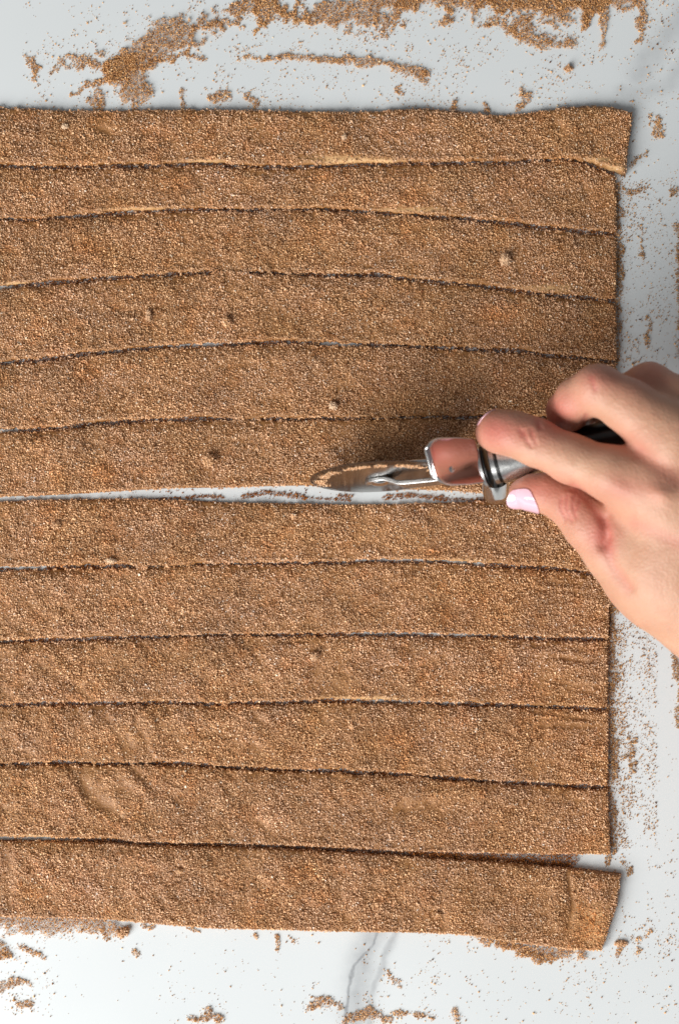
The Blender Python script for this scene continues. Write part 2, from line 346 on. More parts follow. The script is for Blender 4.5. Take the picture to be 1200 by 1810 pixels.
def bareness(x, y):
    b_ = 0
    for cx, cy, rx, ry in BARE_SPOT: b_ = b_ + gauss(x, y, cx, cy, rx, ry)
    return np.clip(b_, 0, 1)

def sugar_color(n, x=None, y=None, dark=1.0):
    """crystal colours: amber brown to pale tan, a few nearly clear"""
    t = rng.beta(1.9, 1.5, n)[:, None]
    lo = np.array([0.34, 0.137, 0.042]); hi = np.array([0.96, 0.622, 0.370])
    c = lo + (hi - lo) * t
    pale = rng.random(n) < 0.025
    c[pale] = np.array([0.90, 0.74, 0.58]) * rng.uniform(0.85, 1.05, (pale.sum(), 1))
    drk = rng.random(n) < 0.05
    c[drk] = np.array([0.17, 0.06, 0.016])
    if x is not None:
        tone = 0.62 + 0.40 * fbm(x / 80, y / 60, 51) + 0.28 * fbm(x / 17, y / 15, 53)
        warm = fbm(x / 55, y / 45, 57)
        c = c * tone[:, None]
        c[:, 2] *= 1.25 - 0.5 * warm; c[:, 1] *= 1.06 - 0.12 * warm
        wet = np.zeros(n)
        for cx, cy, rx, ry in LUMPS_SPOT: wet += gauss(x, y, cx, cy, rx, ry)
        wet = np.clip(wet + 0.55 * smooth(.60, .74, fbm(x / 34, y / 26, 63)), 0, 1)[:, None] * (0.4 + 0.6 * vn(x / 5, y / 5, 61))[:, None]
        c = c * (1 - 0.75 * wet) + 0.75 * wet * (c * np.array([1.0, 0.66, 0.30]))
    return np.clip(c * dark, 0, 0.95)

STRIP_LABELS = [
 "sugared dough strip along the top of the sheet, its right end overhanging",
 "narrow sugared dough strip second from the top, an amber moist spot left of centre",
 "sugared dough strip third from the top, a pale sugar lump near its right end",
 "sugared dough strip fourth from the top, bridged to the one above left of centre",
 "sugared dough strip fifth from the top, running right up to the middle finger",
 "sugared dough strip lying behind the cutting wheel, upper side of the wide white cut",
 "sugared dough strip on the lower side of the wide white cut, running under the thumb",
 "sugared dough strip eighth from the top, with a dark amber spot right of centre",
 "sugared dough strip ninth from the top, below the thin grey gap under the amber spot",
 "narrow sugared dough strip tenth from the top, ending in a ragged notch at the right",
 "sugared dough strip second from the bottom with a curved furrow in its sugar at left",
 "thickly sugared dough strip along the bottom edge, its right end bare of sugar and folded"]
strips = []
for i in range(12):
    xr = max(p[1] for p in RIGHT[i])
    xs = np.linspace(XL, xr + 2, 250)
    xs = np.concatenate([xs[xs < xr - 12], np.linspace(xr - 12, xr + 2, 8)])
    vv = np.concatenate([[0, 0.012, 0.03, 0.055], np.linspace(0.09, 0.91, 24), [0.945, 0.97, 0.988, 1.0]])
    X, Vv = np.meshgrid(xs, vv, indexing='ij')
    ry = [p[0] for p in RIGHT[i]]; rx = [p[1] for p in RIGHT[i]]
    Y = tops[i](X) * (1 - Vv) + bots[i](X) * Vv
    XX = np.minimum(X, np.interp(Y, ry, rx))
    Z, d = strip_z(i, XX, Y)
    Z = np.where(d > 1.5, Z + 0.6 * (relief(XX, Y)) * np.clip(d / 10, 0, 1) - 0.1, Z)
    Z = np.clip(Z, 0.02, None) / 1000
    nx, nv = XX.shape
    k = 1.0
    Vt = np.stack([(XX - 600) * S, (905 - Y) * S, Z], -1).reshape(-1, 3)
    idx = np.arange(nx * nv).reshape(nx, nv)
    F = np.stack([idx[:-1, :-1], idx[:-1, 1:], idx[1:, 1:], idx[1:, :-1]], -1).reshape(-1, 4)
    # underside: a copy at the worktop joined round the rim
    Fb = np.stack([idx[:-1, 0], idx[1:, 0], idx[1:, -1], idx[:-1, -1]], -1)
    me = mesh_np("dough_strip", Vt, np.concatenate([F, Fb]), True)
    a = me.attributes.new("bare", 'FLOAT', 'POINT'); a.data.foreach_set("value", (bareness(XX, Y)).ravel().astype(np.float32))
    root = link("dough_strip", me, M_DOUGH, label=STRIP_LABELS[i], category="dough strip", group="sugared dough strips cut side by side")
    strips.append(root)
    # the sugar lying on it
    sp = 2.43
    gx = np.arange(XL + 2, xr, sp); ymin = tops[i](gx).min() - 4; ymax = bots[i](gx).max() + 4
    GX, GY = np.meshgrid(gx, np.arange(ymin, ymax, sp))
    gxx = (GX + rng.uniform(-1.4, 1.4, GX.shape)).ravel(); gyy = (GY + rng.uniform(-1.4, 1.4, GX.shape)).ravel()
    # a second, sparser layer in drifts
    n2_ = int(len(gxx) * 0.12)
    ex = rng.uniform(XL, xr, n2_); ey = rng.uniform(ymin, ymax, n2_)
    keep = fbm(ex / 20, ey / 15, 81) > 0.48
    gxx = np.concatenate([gxx, ex[keep]]); gyy = np.concatenate([gyy, ey[keep]])
    nc = int((xr - XL) * 1.1)
    for ef, sg in ((tops[i], 1), (bots[i], -1)):
        cx_ = rng.uniform(XL, xr, nc); cx_ = cx_[vn(cx_ / 11, cx_ * 0, 201 + i + sg) > .42]
        gxx = np.concatenate([gxx, cx_]); gyy = np.concatenate([gyy, ef(cx_) + sg * rng.normal(0.5, 2.4, len(cx_))])
    second = np.arange(len(gxx)) >= GX.size
    z, d = strip_z(i, gxx, gyy)
    dt, db, dr = edge_dist(i, gxx, gyy)
    dm = np.minimum(np.minimum(dt, db), dr)
    over = 3.2 * vn(gxx / 5, gyy / 5, 85) ** 1.5
    ok = dm > -over + 0.6
    bare = bareness(gxx, gyy) * (0.8 if i != 11 else 0.35)
    ok &= rng.random(len(gxx)) > bare
    # lower lips show a bit of naked dough here and there
    lipbare = (db < 6) & (vn(gxx / 30, gyy * 0 + i, 91) > 0.84) & (rng.random(len(gxx)) < 0.7)
    if i < 11: ok &= ~lipbare
    gxx, gyy, z, second, dm, db = gxx[ok], gyy[ok], z[ok], second[ok], dm[ok], db[ok]
    n = len(gxx)
    rad = np.exp(rng.normal(math.log(0.298), 0.25, n)); rad = np.clip(rad, 0.15, 0.52)
    zz = z + relief(gxx, gyy) * np.clip(dm / 8, 0.1, 1) + rng.uniform(-0.10, 0.34, n) + second * 0.3
    zz = zz - 1.0 * np.exp(-(np.clip(dt[ok], 0, None) / 8) ** 2) * smooth(.35, .7, vn(gxx / 4.5, gyy / 4, 221)) * smooth(.3, .6, vn(gxx / 60, gyy / 90, 223))
    zz = np.where(dm < 1.2, np.maximum(zz, rng.uniform(0.5, 1.9, n)), zz)
    zz = np.clip(zz, rad * 0.5, None)
    c = np.stack([(gxx - 600) * S, (905 - gyy) * S, zz / 1000], 1)
    sm = grains(c, rad / 1000, sugar_color(n, gxx, gyy), "sugar_coating")
    link("sugar_coating", sm, M_SUGAR, root, kind="stuff")

# ------------------------------------------------------------------ loose sugar on the worktop
def in_sheet(x, y):
    m = np.zeros(len(x), bool)
    for i in range(12):
        dt, db, dr = edge_dist(i, x, y); m |= (dt > 0) & (db > 0) & (dr > 0)
    return m
def scatter(strokes, specks, name, label, dark=1.0, tint=(1, 1, 1)):
    """strokes: (polyline, half width, cover 0..1, pile mm); specks: (x0,x1,y0,y1,count,clumpiness)"""
    XX, YY, ZZ = [], [], []
    for pts, hw, cover, pile in strokes:
        xs = [p[0] for p in pts]; ys = [p[1] for p in pts]
        x0, x1, y0, y1 = min(xs) - hw * 2, max(xs) + hw * 2, min(ys) - hw * 2, max(ys) + hw * 2
        n = int((x1 - x0) * (y1 - y0) / 8.0 * 4.6)
        x = rng.uniform(x0, x1, n); y = rng.uniform(y0, y1, n)
        wx = x + hw * 1.5 * (fbm(x / 22, y / 20, 191) - .5) * 2; wy = y + hw * 1.5 * (fbm(x / 22, y / 20, 197) - .5) * 2
        if 'cuts' in label: wx, wy = x, y
        d, _ = seg_dist(wx, wy, pts)
        den = cover * np.exp(-(d / hw) ** 2 * 0.9)
        nz = 0.5 * fbm(x / 14, y / 18, 101) + 0.5 * vn(x / 6, y / 6, 107)
        p = smooth(-0.05, 0.34, den - (nz - 0.10) * 0.82) ** 1.5
        p = np.maximum(p, 0.10 * (vn(x / 9, y / 9, 109) > .55) * cover * np.exp(-(d / (hw * 1.6)) ** 2))
        ok = rng.random(n) < p
        XX.append(x[ok]); YY.append(y[ok]); ZZ.append(rng.random(ok.sum()) * pile * np.clip(p[ok], 0, 1))
    for x0, x1, y0, y1, n, cl in specks:
        x = rng.uniform(x0, x1, n * 4); y = rng.uniform(y0, y1, n * 4)
        nz = fbm(x / 28, y / 34, 113)
        w_ = np.clip(nz - 0.30, 0.01, None) ** cl; w_ /= w_.sum()
        pick = rng.choice(n * 4, n, replace=False, p=w_)
        XX.append(x[pick]); YY.append(y[pick]); ZZ.append(np.zeros(n))
        # tiny companions
        m = rng.random(n) < 0.25
        XX.append(x[pick][m] + rng.normal(0, 2.6, m.sum())); YY.append(y[pick][m] + rng.normal(0, 2.6, m.sum())); ZZ.append(np.zeros(m.sum()))
    x = np.concatenate(XX); y = np.concatenate(YY); z = np.concatenate(ZZ)
    ok = ~in_sheet(x, y); x, y, z = x[ok], y[ok], z[ok]
    n = len(x); rad = np.clip(np.exp(rng.normal(math.log(0.165), 0.45, n)), 0.06, 0.42)
    c = np.stack([(x - 600) * S, (905 - y) * S, (rad * 0.7 + z) / 1000], 1)
    col = sugar_color(n, dark=dark) * np.array([0.90, 0.82, 0.62]) * np.array(tint)  # this multiplier carries the shade painted into the cuts
    me = grains(c, rad / 1000, col, name)
    return link(name, me, M_SUGAR, kind="stuff", label=label, category="sugar")

scatter([([(205, 115), (225, 135), (245, 155)], 24, 1.4, 1.2), ([(205, 118), (250, 92), (300, 68), (355, 42)], 25, 1.35, 1.2), ([(350, 45), (420, 25), (520, 18)], 24, .62, .6),
         ([(560, 16), (620, 18), (690, 14)], 22, 1.05, 1.0), ([(420, 8), (480, 28), (550, 24)], 16, .8, .7), ([(690, -10), (800, 2), (900, 10), (1000, 8), (1100, 2)], 18, 1.15, 1.1), ([(200, 100), (300, 108), (330, 98)], 8, .7, .4),
         ([(700, -30), (900, -30), (1120, -40)], 40, 1.0, 1.2), ([(880, 10), (960, 20), (1040, 6)], 26, .95, .9), ([(930, 60), (960, 72), (1010, 80)], 13, .95, .7), ([(890, 40), (920, 62)], 12, .7, .4), ([(1060, 0), (1070, 40), (1064, 72)], 9, 1.05, .8),
         ([(1128, 0), (1136, 35), (1130, 72)], 8, .95, .5), ([(1030, 10), (1035, 45)], 8, .95, .5),
         ([(470, 104), (540, 104), (600, 104)], 5.5, 1.3, .6), ([(600, 103), (660, 110), (710, 121), (750, 132)], 7.5, 1.15, .9), ([(745, 132), (748, 146)], 6, 1.0, .6), ([(330, 92), (336, 104), (360, 105)], 6, .8, .4),
         ([(430, 104), (470, 105)], 5, .85, .3), ([(170, 165), (172, 192)], 11, .95, .7), ([(243, 178), (247, 194)], 9, .95, .7), ([(318, 165), (325, 190)], 6, .8, .4), ([(372, 170), (400, 172)], 10, .85, .5), ([(437, 168), (452, 184)], 10, .9, .6),
         ([(800, 180), (802, 196)], 9, .95, .7), ([(857, 185), (858, 198)], 7, .9, .5), ([(918, 158), (926, 175), (915, 196)], 8, 1.0, .7), ([(60, 105), (65, 135)], 11, .75, .3), ([(95, 122), (120, 108), (180, 120)], 12, .72, .4), ([(125, 165), (160, 150), (190, 140)], 9, .7, .3),
         ([(1155, 205), (1162, 235)], 10, .7, .4), ([(240, 110), (180, 125)], 16, .8, .5), ([(1000, 122), (1004, 122)], 5, 1.0, .5), ([(705, 155), (715, 165)], 7, .8, .3), ([(630, 60), (700, 45)], 14, .6, .3), ([(850, 40), (900, 50)], 12, .6, .3)],
        [(40, 480, 5, 190, 500, 2.2), (380, 760, 60, 192, 600, 1.2), (750, 1100, 60, 190, 560, 1.6), (380, 900, 10, 90, 320, 1.2), (1090, 1200, 5, 330, 300, 1.8), (-100, 1200, -40, 190, 160, 1.0)],
        "spilled_sugar", "brown sugar smeared in a long arc across the marble above the dough sheet")
scatter([([(1091, 330), (1092, 480), (1091, 640)], 8, 1.0, .4), ([(1083, 1060), (1080, 1180), (1078, 1300), (1081, 1450), (1084, 1500)], 10, 1.1, .4), ([(1100, 335), (1120, 345), (1138, 335)], 6, .8, .3),
         ([(1185, 340), (1205, 336)], 8, .95, .6), ([(1198, 395), (1200, 470), (1202, 560), (1201, 640)], 6, .9, .5), ([(1142, 960), (1138, 1010), (1132, 1090)], 7, .66, .2), ([(1110, 1320), (1120, 1350)], 13, .70, .3),
         ([(1130, 400), (1135, 450)], 8, .6, .2), ([(1140, 560), (1145, 610)], 8, .6, .2), ([(1100, 1520), (1110, 1545)], 8, .72, .3), ([(1072, 1512), (1070, 1530)], 4, 1.0, .4), ([(1195, 1150), (1200, 1280)], 7, .7, .3), ([(1118, 290), (1140, 270)], 6, .7, .3)],
        [(1088, 1200, 320, 650, 900, 1.0), (1080, 1160, 1050, 1500, 1600, 0.9), (1080, 1105, 1050, 1500, 900, .5), (1140, 1210, 1100, 1700, 160, 1.0), (1088, 1130, 300, 650, 300, .5), (1080, 1115, 1050, 1500, 500, .5), (1085, 1200, 1520, 1700, 150, 1.4)],
        "spilled_sugar", "fine brown sugar dusted on the marble along the right ends of the strips", .8)
scatter([([(-60, 1614), (0, 1620), (60, 1628), (130, 1632), (200, 1636)], 15, 3.0, 2.0), ([(180, 1640), (186, 1660)], 7, .9, .4), ([(-20, 1662), (5, 1668), (18, 1685)], 10, 1.05, .8), ([(-10, 1692), (15, 1690)], 6, .9, .5),
         ([(40, 1672), (62, 1688), (75, 1692)], 6, .8, .4), ([(0, 1745), (20, 1735), (45, 1738)], 9, .9, .6), ([(30, 1775), (60, 1776)], 8, .75, .4), ([(250, 1638), (270, 1640)], 5, .9, .5), ([(450, 1650), (453, 1655)], 5, .9, .4), ([(487, 1658), (490, 1680)], 4.5, .9, .4),
         ([(238, 1682), (246, 1686)], 5, .9, .4), ([(510, 1658), (520, 1662)], 5, .7, .3), ([(340, 1802), (370, 1790), (382, 1800)], 8, .95, .6), ([(550, 1775), (575, 1768), (600, 1776)], 8, .95, .5), ([(610, 1800), (645, 1785), (690, 1800)], 10, 1.0, .7),
         ([(700, 1790), (760, 1800)], 7, .7, .3), ([(806, 1785), (812, 1805)], 6, .9, .5), ([(840, 1650), (880, 1662), (920, 1674), (975, 1682), (1020, 1680)], 12, 1.5, 1.6), ([(875, 1666), (970, 1690)], 9, 1.0, .8), ([(330, 1640), (350, 1644)], 4, .8, .3), ([(1090, 1690), (1100, 1668)], 5, .9, .4),
         ([(690, 1715), (700, 1745)], 8, .6, .2), ([(1150, 1640), (1120, 1680)], 10, .55, .2)],
        [(0, 500, 1640, 1800, 140, 2.0), (0, 100, 1640, 1790, 130, 1.4), (550, 1200, 1650, 1810, 360, 1.4), (960, 1200, 1640, 1780, 170, 1.3), (300, 800, 1740, 1830, 110, 1.6), (640, 780, 1690, 1800, 80, 1.2)],
        "spilled_sugar", "loose brown sugar crumbs on the marble in front of the bottommost strip")
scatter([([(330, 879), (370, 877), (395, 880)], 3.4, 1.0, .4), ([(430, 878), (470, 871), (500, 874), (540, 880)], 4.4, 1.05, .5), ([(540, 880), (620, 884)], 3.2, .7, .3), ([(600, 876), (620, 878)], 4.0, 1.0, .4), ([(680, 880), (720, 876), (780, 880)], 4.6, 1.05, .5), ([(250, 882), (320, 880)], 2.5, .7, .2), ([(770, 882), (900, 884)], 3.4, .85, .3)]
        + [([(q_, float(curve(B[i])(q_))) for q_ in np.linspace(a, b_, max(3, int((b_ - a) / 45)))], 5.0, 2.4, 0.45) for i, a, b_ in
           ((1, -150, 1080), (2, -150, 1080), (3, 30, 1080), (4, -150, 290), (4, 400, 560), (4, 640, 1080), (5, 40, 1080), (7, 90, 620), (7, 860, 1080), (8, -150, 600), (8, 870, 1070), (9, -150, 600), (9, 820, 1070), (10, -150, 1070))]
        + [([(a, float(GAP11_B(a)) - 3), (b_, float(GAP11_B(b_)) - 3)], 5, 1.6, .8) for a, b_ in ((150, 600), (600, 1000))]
        + [([(x_, (1508 + float(GAP11_B(x_))) / 2) for x_ in (740, 800, 860, 920, 970, 1004)], 12, 2.6, 1.6)]  # dark grains stand in for the bottom strip's shaded slope
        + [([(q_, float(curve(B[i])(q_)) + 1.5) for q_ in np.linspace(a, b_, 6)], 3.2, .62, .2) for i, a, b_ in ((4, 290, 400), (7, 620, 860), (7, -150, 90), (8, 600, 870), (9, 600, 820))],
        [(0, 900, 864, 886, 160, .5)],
        "spilled_sugar", "brown sugar fallen into the cuts between the dough strips", .65, (.80, .52, .26))  # grain colour darkened to paint in the shade of the deep cuts

# ------------------------------------------------------------------ sugar lumps
def lump(px, py, r_mm, label, squash=(1, 1, .8), host=None, pale=0.0, ang=0):
    z0 = 0.0
    if host is not None:
        z, _ = strip_z(host, np.array([float(px)]), np.array([float(py)])); z0 = float(z[0] + relief(np.array([float(px)]), np.array([float(py)]))[0]) + 0.25
    # solid knobbly core
    n = 9; V = []; F = []
    for a in range(n + 1):
        th = math.pi * a / n
        for b_ in range(12):
            ph = 2 * math.pi * b_ / 12
            d = np.array([math.sin(th) * math.cos(ph), math.sin(th) * math.sin(ph), math.cos(th)])
            k = 0.78 + 0.45 * float(vn(d[0] * 2.2 + px, d[1] * 2.2 + d[2] * 2.9 + py, 3)) - .15
            V.append(d * np.array(squash) * r_mm * k)
    for a in range(n):
        for b_ in range(12):
            F.append((a * 12 + b_, (a + 1) * 12 + b_, (a + 1) * 12 + (b_ + 1) % 12, a * 12 + (b_ + 1) % 12))
    V = np.array(V); c_, s_ = math.cos(math.radians(ang)), math.sin(math.radians(ang))
    V[:, :2] = V[:, :2] @ np.array([[c_, s_], [-s_, c_]])
    # crystals set in its skin
    m = int(30 * r_mm ** 2) + 26
    pick = V[rng.integers(12, len(V) - 12, m)] + rng.normal(0, .08 * r_mm, (m, 3))
    rad = np.clip(rng.normal(.30, .06, m), .18, .45)
    col = sugar_color(m); col = col * (1 - pale) + pale * np.array([.78, .58, .40])
    me = grains(pick, rad, col, "sugar_lump")
    # join core and crystals in one mesh
    nv = len(me.vertices); co = np.empty(nv * 3, np.float32); me.vertices.foreach_get("co", co)
    gv = co.reshape(-1, 3); gf = (OCT_F[None] + (np.arange(m) * NVG)[:, None, None]).reshape(-1, 3)
    cf = np.array([t for f in F for t in ((f[0], f[1], f[2]), (f[0], f[2], f[3]))])
    AV = np.concatenate([V * 0.93, gv]); AF = np.concatenate([cf, gf + len(V)])
    cc = np.concatenate([np.tile(np.array([.50, .28, .13]) * (1 - pale) + pale * np.array([.74, .54, .36]), (len(V), 1)), np.repeat(col, NVG, 0)])
    bpy.data.meshes.remove(me)
    me = mesh_np("sugar_lump", AV / 1000, AF, False, cc)
    o = link("sugar_lump", me, M_SUGAR, label=label, category="sugar lump", group="lumps of brown sugar")
    o.location = ((px - 600) * S, (905 - py) * S, (z0 + r_mm * squash[2] * 0.55) / 1000)
for a in ((608, 246, 1.2, "small pale sugar lump on the topmost strip, near its middle", (1, 1.1, .9), 0, .8),
          (118, 227, 1.2, "tiny whitish sugar lump near the left end of the topmost strip", (1.2, .8, .8), 0, .9),
          (891, 461, 2.4, "knobbly pale sugar lump on the third strip towards its right end", (1, 1.1, .8), 2, .45),
          (265, 560, 1.7, "upright oval sugar lump on the fourth strip, left of centre", (.75, 1.5, .8), 3, .35),
          (402, 571, 2.2, "brown sugar lump beside a dark hollow on the fourth strip near its lower cut", (1, 1, .8), 3, .0),
          (589, 718, 1.7, "smooth round cream coloured sugar lump above the cutting wheel on the fifth strip", (1, 1, .9), 4, .85),
          (370, 814, 2.9, "largest crumbly sugar lump, on the strip above the white cut", (1, .9, .9), 5, .05),
          (102, 928, 2.0, "brown sugar lump near the left end of the strip below the white cut", (1, .9, .8), 6, .1),
          (520, 912, 1.4, "small brown sugar lump just below the white cut, left of the wheel", (1, 1, .8), 6, .1),
          (198, 991, 1.5, "pale flat sugar lump sitting on the lower lip of the seventh strip", (1.5, .7, .7), 6, .85),
          (556, 1159, 1.9, "round brown sugar lump on the ninth strip near its middle", (1, 1, .85), 8, .25),
          (622, 1282, 1.5, "small dark sugar lump on the tenth strip near its middle", (1, 1, .8), 9, .0),
          (318, 1536, 1.5, "small tilted sugar lump on the bottommost strip, left of centre", (1.3, .9, .8), 11, .1),
          (771, 1613, 1.8, "dark sugar lump in a hollow of the bottommost strip, right of centre", (1, .9, .8), 11, .0),
          (220, 1646, 2.4, "oval brown sugar lump leaning against the bottom edge of the bottommost strip", (1.35, .8, .9), None, .1, 40),
          (1096, 1667, 1.9, "flat sugar lump on the marble right of the folded end of the bottommost strip", (1.4, .7, .55), None, .15, 0),
          (1004, 122, 1.5, "single sugar lump on the bare marble below the top right smear", (1, 1, .8), None, .1)):
    if len(a) == 7: lump(a[0], a[1], a[2], a[3], a[4], a[5], a[6])
    else: lump(a[0], a[1], a[2], a[3], a[4], a[5], a[6], a[7])

# ------------------------------------------------------------------ solids helpers for the cutter
def frame_from(a, b, up=(0, 0, 1)):
    ax = np.array(b) - np.array(a); L = np.linalg.norm(ax); ax = ax / L
    sd = np.cross(np.array(up, float), ax); sd /= np.linalg.norm(sd); u = np.cross(ax, sd)
    return ax, sd, u, L
def lathe(name, a, b, prof, m, parent, n=40, smoothed=True):
    """prof: (t along a-b in metres, radius)"""
    ax, sd, u, L = frame_from(a, b); V = []; F = []
    for t, r in prof:
        for k in range(n):
            an = 2 * math.pi * k / n; V.append(np.array(a) + ax * t + sd * r * math.cos(an) + u * r * math.sin(an))
    for j in range(len(prof) - 1):
        for k in range(n): F.append((j * n + k, j * n + (k + 1) % n, (j + 1) * n + (k + 1) % n, (j + 1) * n + k))
    F.append(tuple(range(n - 1, -1, -1))); F.append(tuple((len(prof) - 1) * n + k for k in range(n)))
    me = mesh_list(name, V, F, smoothed)
    if smoothed: me.set_sharp_from_angle(angle=math.radians(40))
    return link(name, me, m, parent)
def ribbon(name, path, side, width, thick, m, parent, bevel=0.0003, widths=None):
    """bent sheet metal: path of points, side = direction of its width"""
    path = [np.array(p, float) for p in path]; side = np.array(side, float); side /= np.linalg.norm(side)
    V = []; F = []; n = len(path)
    for j, p in enumerate(path):
        t = path[min(j + 1, n - 1)] - path[max(j - 1, 0)]; t /= np.linalg.norm(t)
        nrm = np.cross(t, side); nrm /= np.linalg.norm(nrm)
        wd = (widths[j] if widths else width) / 2; h = thick / 2; c = min(bevel, h * .8)
        for sx, sz in ((-wd, -h + c), (-wd, h - c), (-wd + c, h), (wd - c, h), (wd, h - c), (wd, -h + c), (wd - c, -h), (-wd + c, -h)):
            V.append(p + side * sx + nrm * sz)
    for j in range(n - 1):
        for k in range(8): F.append((j * 8 + k, j * 8 + (k + 1) % 8, (j + 1) * 8 + (k + 1) % 8, (j + 1) * 8 + k))
    F.append(tuple(range(7, -1, -1))); F.append(tuple((n - 1) * 8 + k for k in range(8)))
    me = mesh_list(name, V, F, True); me.set_sharp_from_angle(angle=math.radians(35))
    return link(name, me, m, parent)
def smooth_path(pts, n=40):
    pts = np.array(pts, float); t = np.linspace(0, len(pts) - 1, n); out = []
    P_ = np.vstack([2 * pts[0] - pts[1], pts, 2 * pts[-1] - pts[-2]])
    for s_ in t:
        i = min(int(s_), len(pts) - 2); f = s_ - i; p0, p1, p2, p3 = P_[i:i + 4]
        out.append(0.5 * (2 * p1 + (p2 - p0) * f + (2 * p0 - 5 * p1 + 4 * p2 - p3) * f**2 + (3 * p1 - p0 - 3 * p2 + p3) * f**3))
    return out

# ------------------------------------------------------------------ the pizza cutter
cutter = bpy.data.objects.new("pizza_cutter", None); COL.objects.link(cutter); cutter.empty_display_size = .02
cutter["label"] = "polished steel pizza wheel held over the white cut, with thumb guard and tapered handle"; cutter["category"] = "pizza cutter"
RW = 0.0258
wc = P(671, 843, 0.0252)                                     # wheel centre
foot = P(671, 868.5, 0.0004)
up_w = wc - foot; up_w /= np.linalg.norm(up_w)               # the wheel leans away from the viewer's side
tang = np.array([math.cos(math.radians(3)), math.sin(math.radians(3)), 0.02]); tang -= up_w * (tang @ up_w); tang /= np.linalg.norm(tang)
axl = np.cross(tang, up_w); axl /= np.linalg.norm(axl)        # points to -Y side (towards the bottom of the photo), slightly up
if axl[1] > 0: axl = -axl
def wpt(r, ang, off): return wc + tang * r * math.cos(ang) + up_w * r * math.sin(ang) + axl * off
def disc(name, prof, m, parent, n=128):
    V = []; F = []
    for r, off in prof:
        for k in range(n): V.append(wpt(r, 2 * math.pi * k / n, off))
    for j in range(len(prof) - 1):
        for k in range(n): F.append((j * n + k, (j + 1) * n + k, (j + 1) * n + (k + 1) % n, j * n + (k + 1) % n))
    me = mesh_list(name, V, F, True); me.set_sharp_from_angle(angle=math.radians(8))
    return link(name, me, m, parent)
wheel = disc("wheel", [(0.0005, .00075), (0.006, .00075), (RW - .0042, .00080), (RW - .0042, -.00080), (0.0005, -.00075)], M_WHEEL, cutter)
disc("cutting_edge", [(RW - .0043, .00078), (RW - .0007, .00025), (RW, .00005), (RW, -.00005), (RW - .0007, -.00025), (RW - .0043, -.00078)], M_EDGE, wheel)
# sugar stuck to the bevel of the wheel
n = 2200; an = rng.uniform(math.radians(-20), math.radians(200), n); rr = RW - np.abs(rng.normal(0.0036, .0011, n))
keep = fbm(an * 7, an * 0, 131) > .30; an, rr = an[keep], rr[keep]; n = len(an)
cs = np.array([wpt(r_, a_, .00095) for r_, a_ in zip(rr, an)])
link("sugar_dust", grains(cs, np.clip(rng.normal(.00022, .00007, n), .0001, .0004), sugar_color(n), "sugar_dust"), M_SUGAR, wheel, kind="stuff")

fer = P(852, 826, 0.040)                                     # ferrule
# fork prongs: start flat on the wheel's hub, step outwards, run up to the guard
for sgn in (1, -1):
    o0 = 0.0016 * sgn; o1 = 0.0036 * sgn
    dirf = fer - wc; dirf /= np.linalg.norm(dirf); sidev = np.cross(axl, dirf); sidev /= np.linalg.norm(sidev)
    pts = [wc + axl * o0 - dirf * .0055, wc + axl * o0, wc + axl * o0 + dirf * .0030, wc + axl * (o0 + o1) / 2 + dirf * .0062, wc + axl * o1 + dirf * .0095, wc + axl * o1 + dirf * .020, wc + axl * o1 * .9 + dirf * .031, fer - dirf * .006 + axl * .004 * sgn, fer + dirf * 0.001 + axl * .0035 * sgn]
    path = smooth_path(pts, 60); wds = [min(.0085, .0085 * math.sqrt(max(0.03, 1 - (1 - j / 9) ** 2))) if j < 9 else .0085 - .002 * (j - 9) / 50 for j in range(60)]
    ribbon("prong", path, sidev, .008, .0015, M_SATIN, cutter, widths=wds)
def cyl(name, c, ax, prof, m, parent, n=28): return lathe(name, c, c + ax * 0.01, prof, m, parent, n)
cyl("axle", wc - axl * .0032, axl, [(0, .0026), (.0003, .0033), (.0056, .0033), (.0062, .0027), (.0065, .0012)], M_STEEL, cutter)

h0 = fer; h1 = P(965, 803, 0.046); h2 = P(1085, 768, 0.051)
hdir = h2 - h0; hL = np.linalg.norm(hdir); hu = hdir / hL
hdl = lathe("handle", h0 + hu * .0035, h2, [(0, .0068), (.0004, .0072), (.0020, .0072), (.0022, .0066), (.0032, .0066), (.0034, .0076), (.0100, .0073), (.018, .0064), (.026, .0058), (.0300, .0056)], M_SATIN, cutter, 48)
lathe("collar", h0 + hu * -.0002, h2, [(0, .0080), (.0003, .0084), (.0012, .0084), (.0016, .0078)], M_SATIN, cutter, 48)
lathe("end_cap", h0 + hu * .0336, h2, [(0, .0052), (.0003, .0055), (.012, .0056), (.019, .0060), (.0215, .0050), (.022, .003)], M_DARK, cutter, 40)

lathe("seam_ring", h0 + hu * .0014, h2, [(0, .0075), (.0001, .0080), (.0007, .0080), (.0008, .0074)], M_DARK, cutter, 48)
lathe("seam_ring", h0 + hu * .0058, h2, [(0, .0068), (.0001, .0072), (.0009, .0072), (.0010, .0066)], M_DARK, cutter, 48)
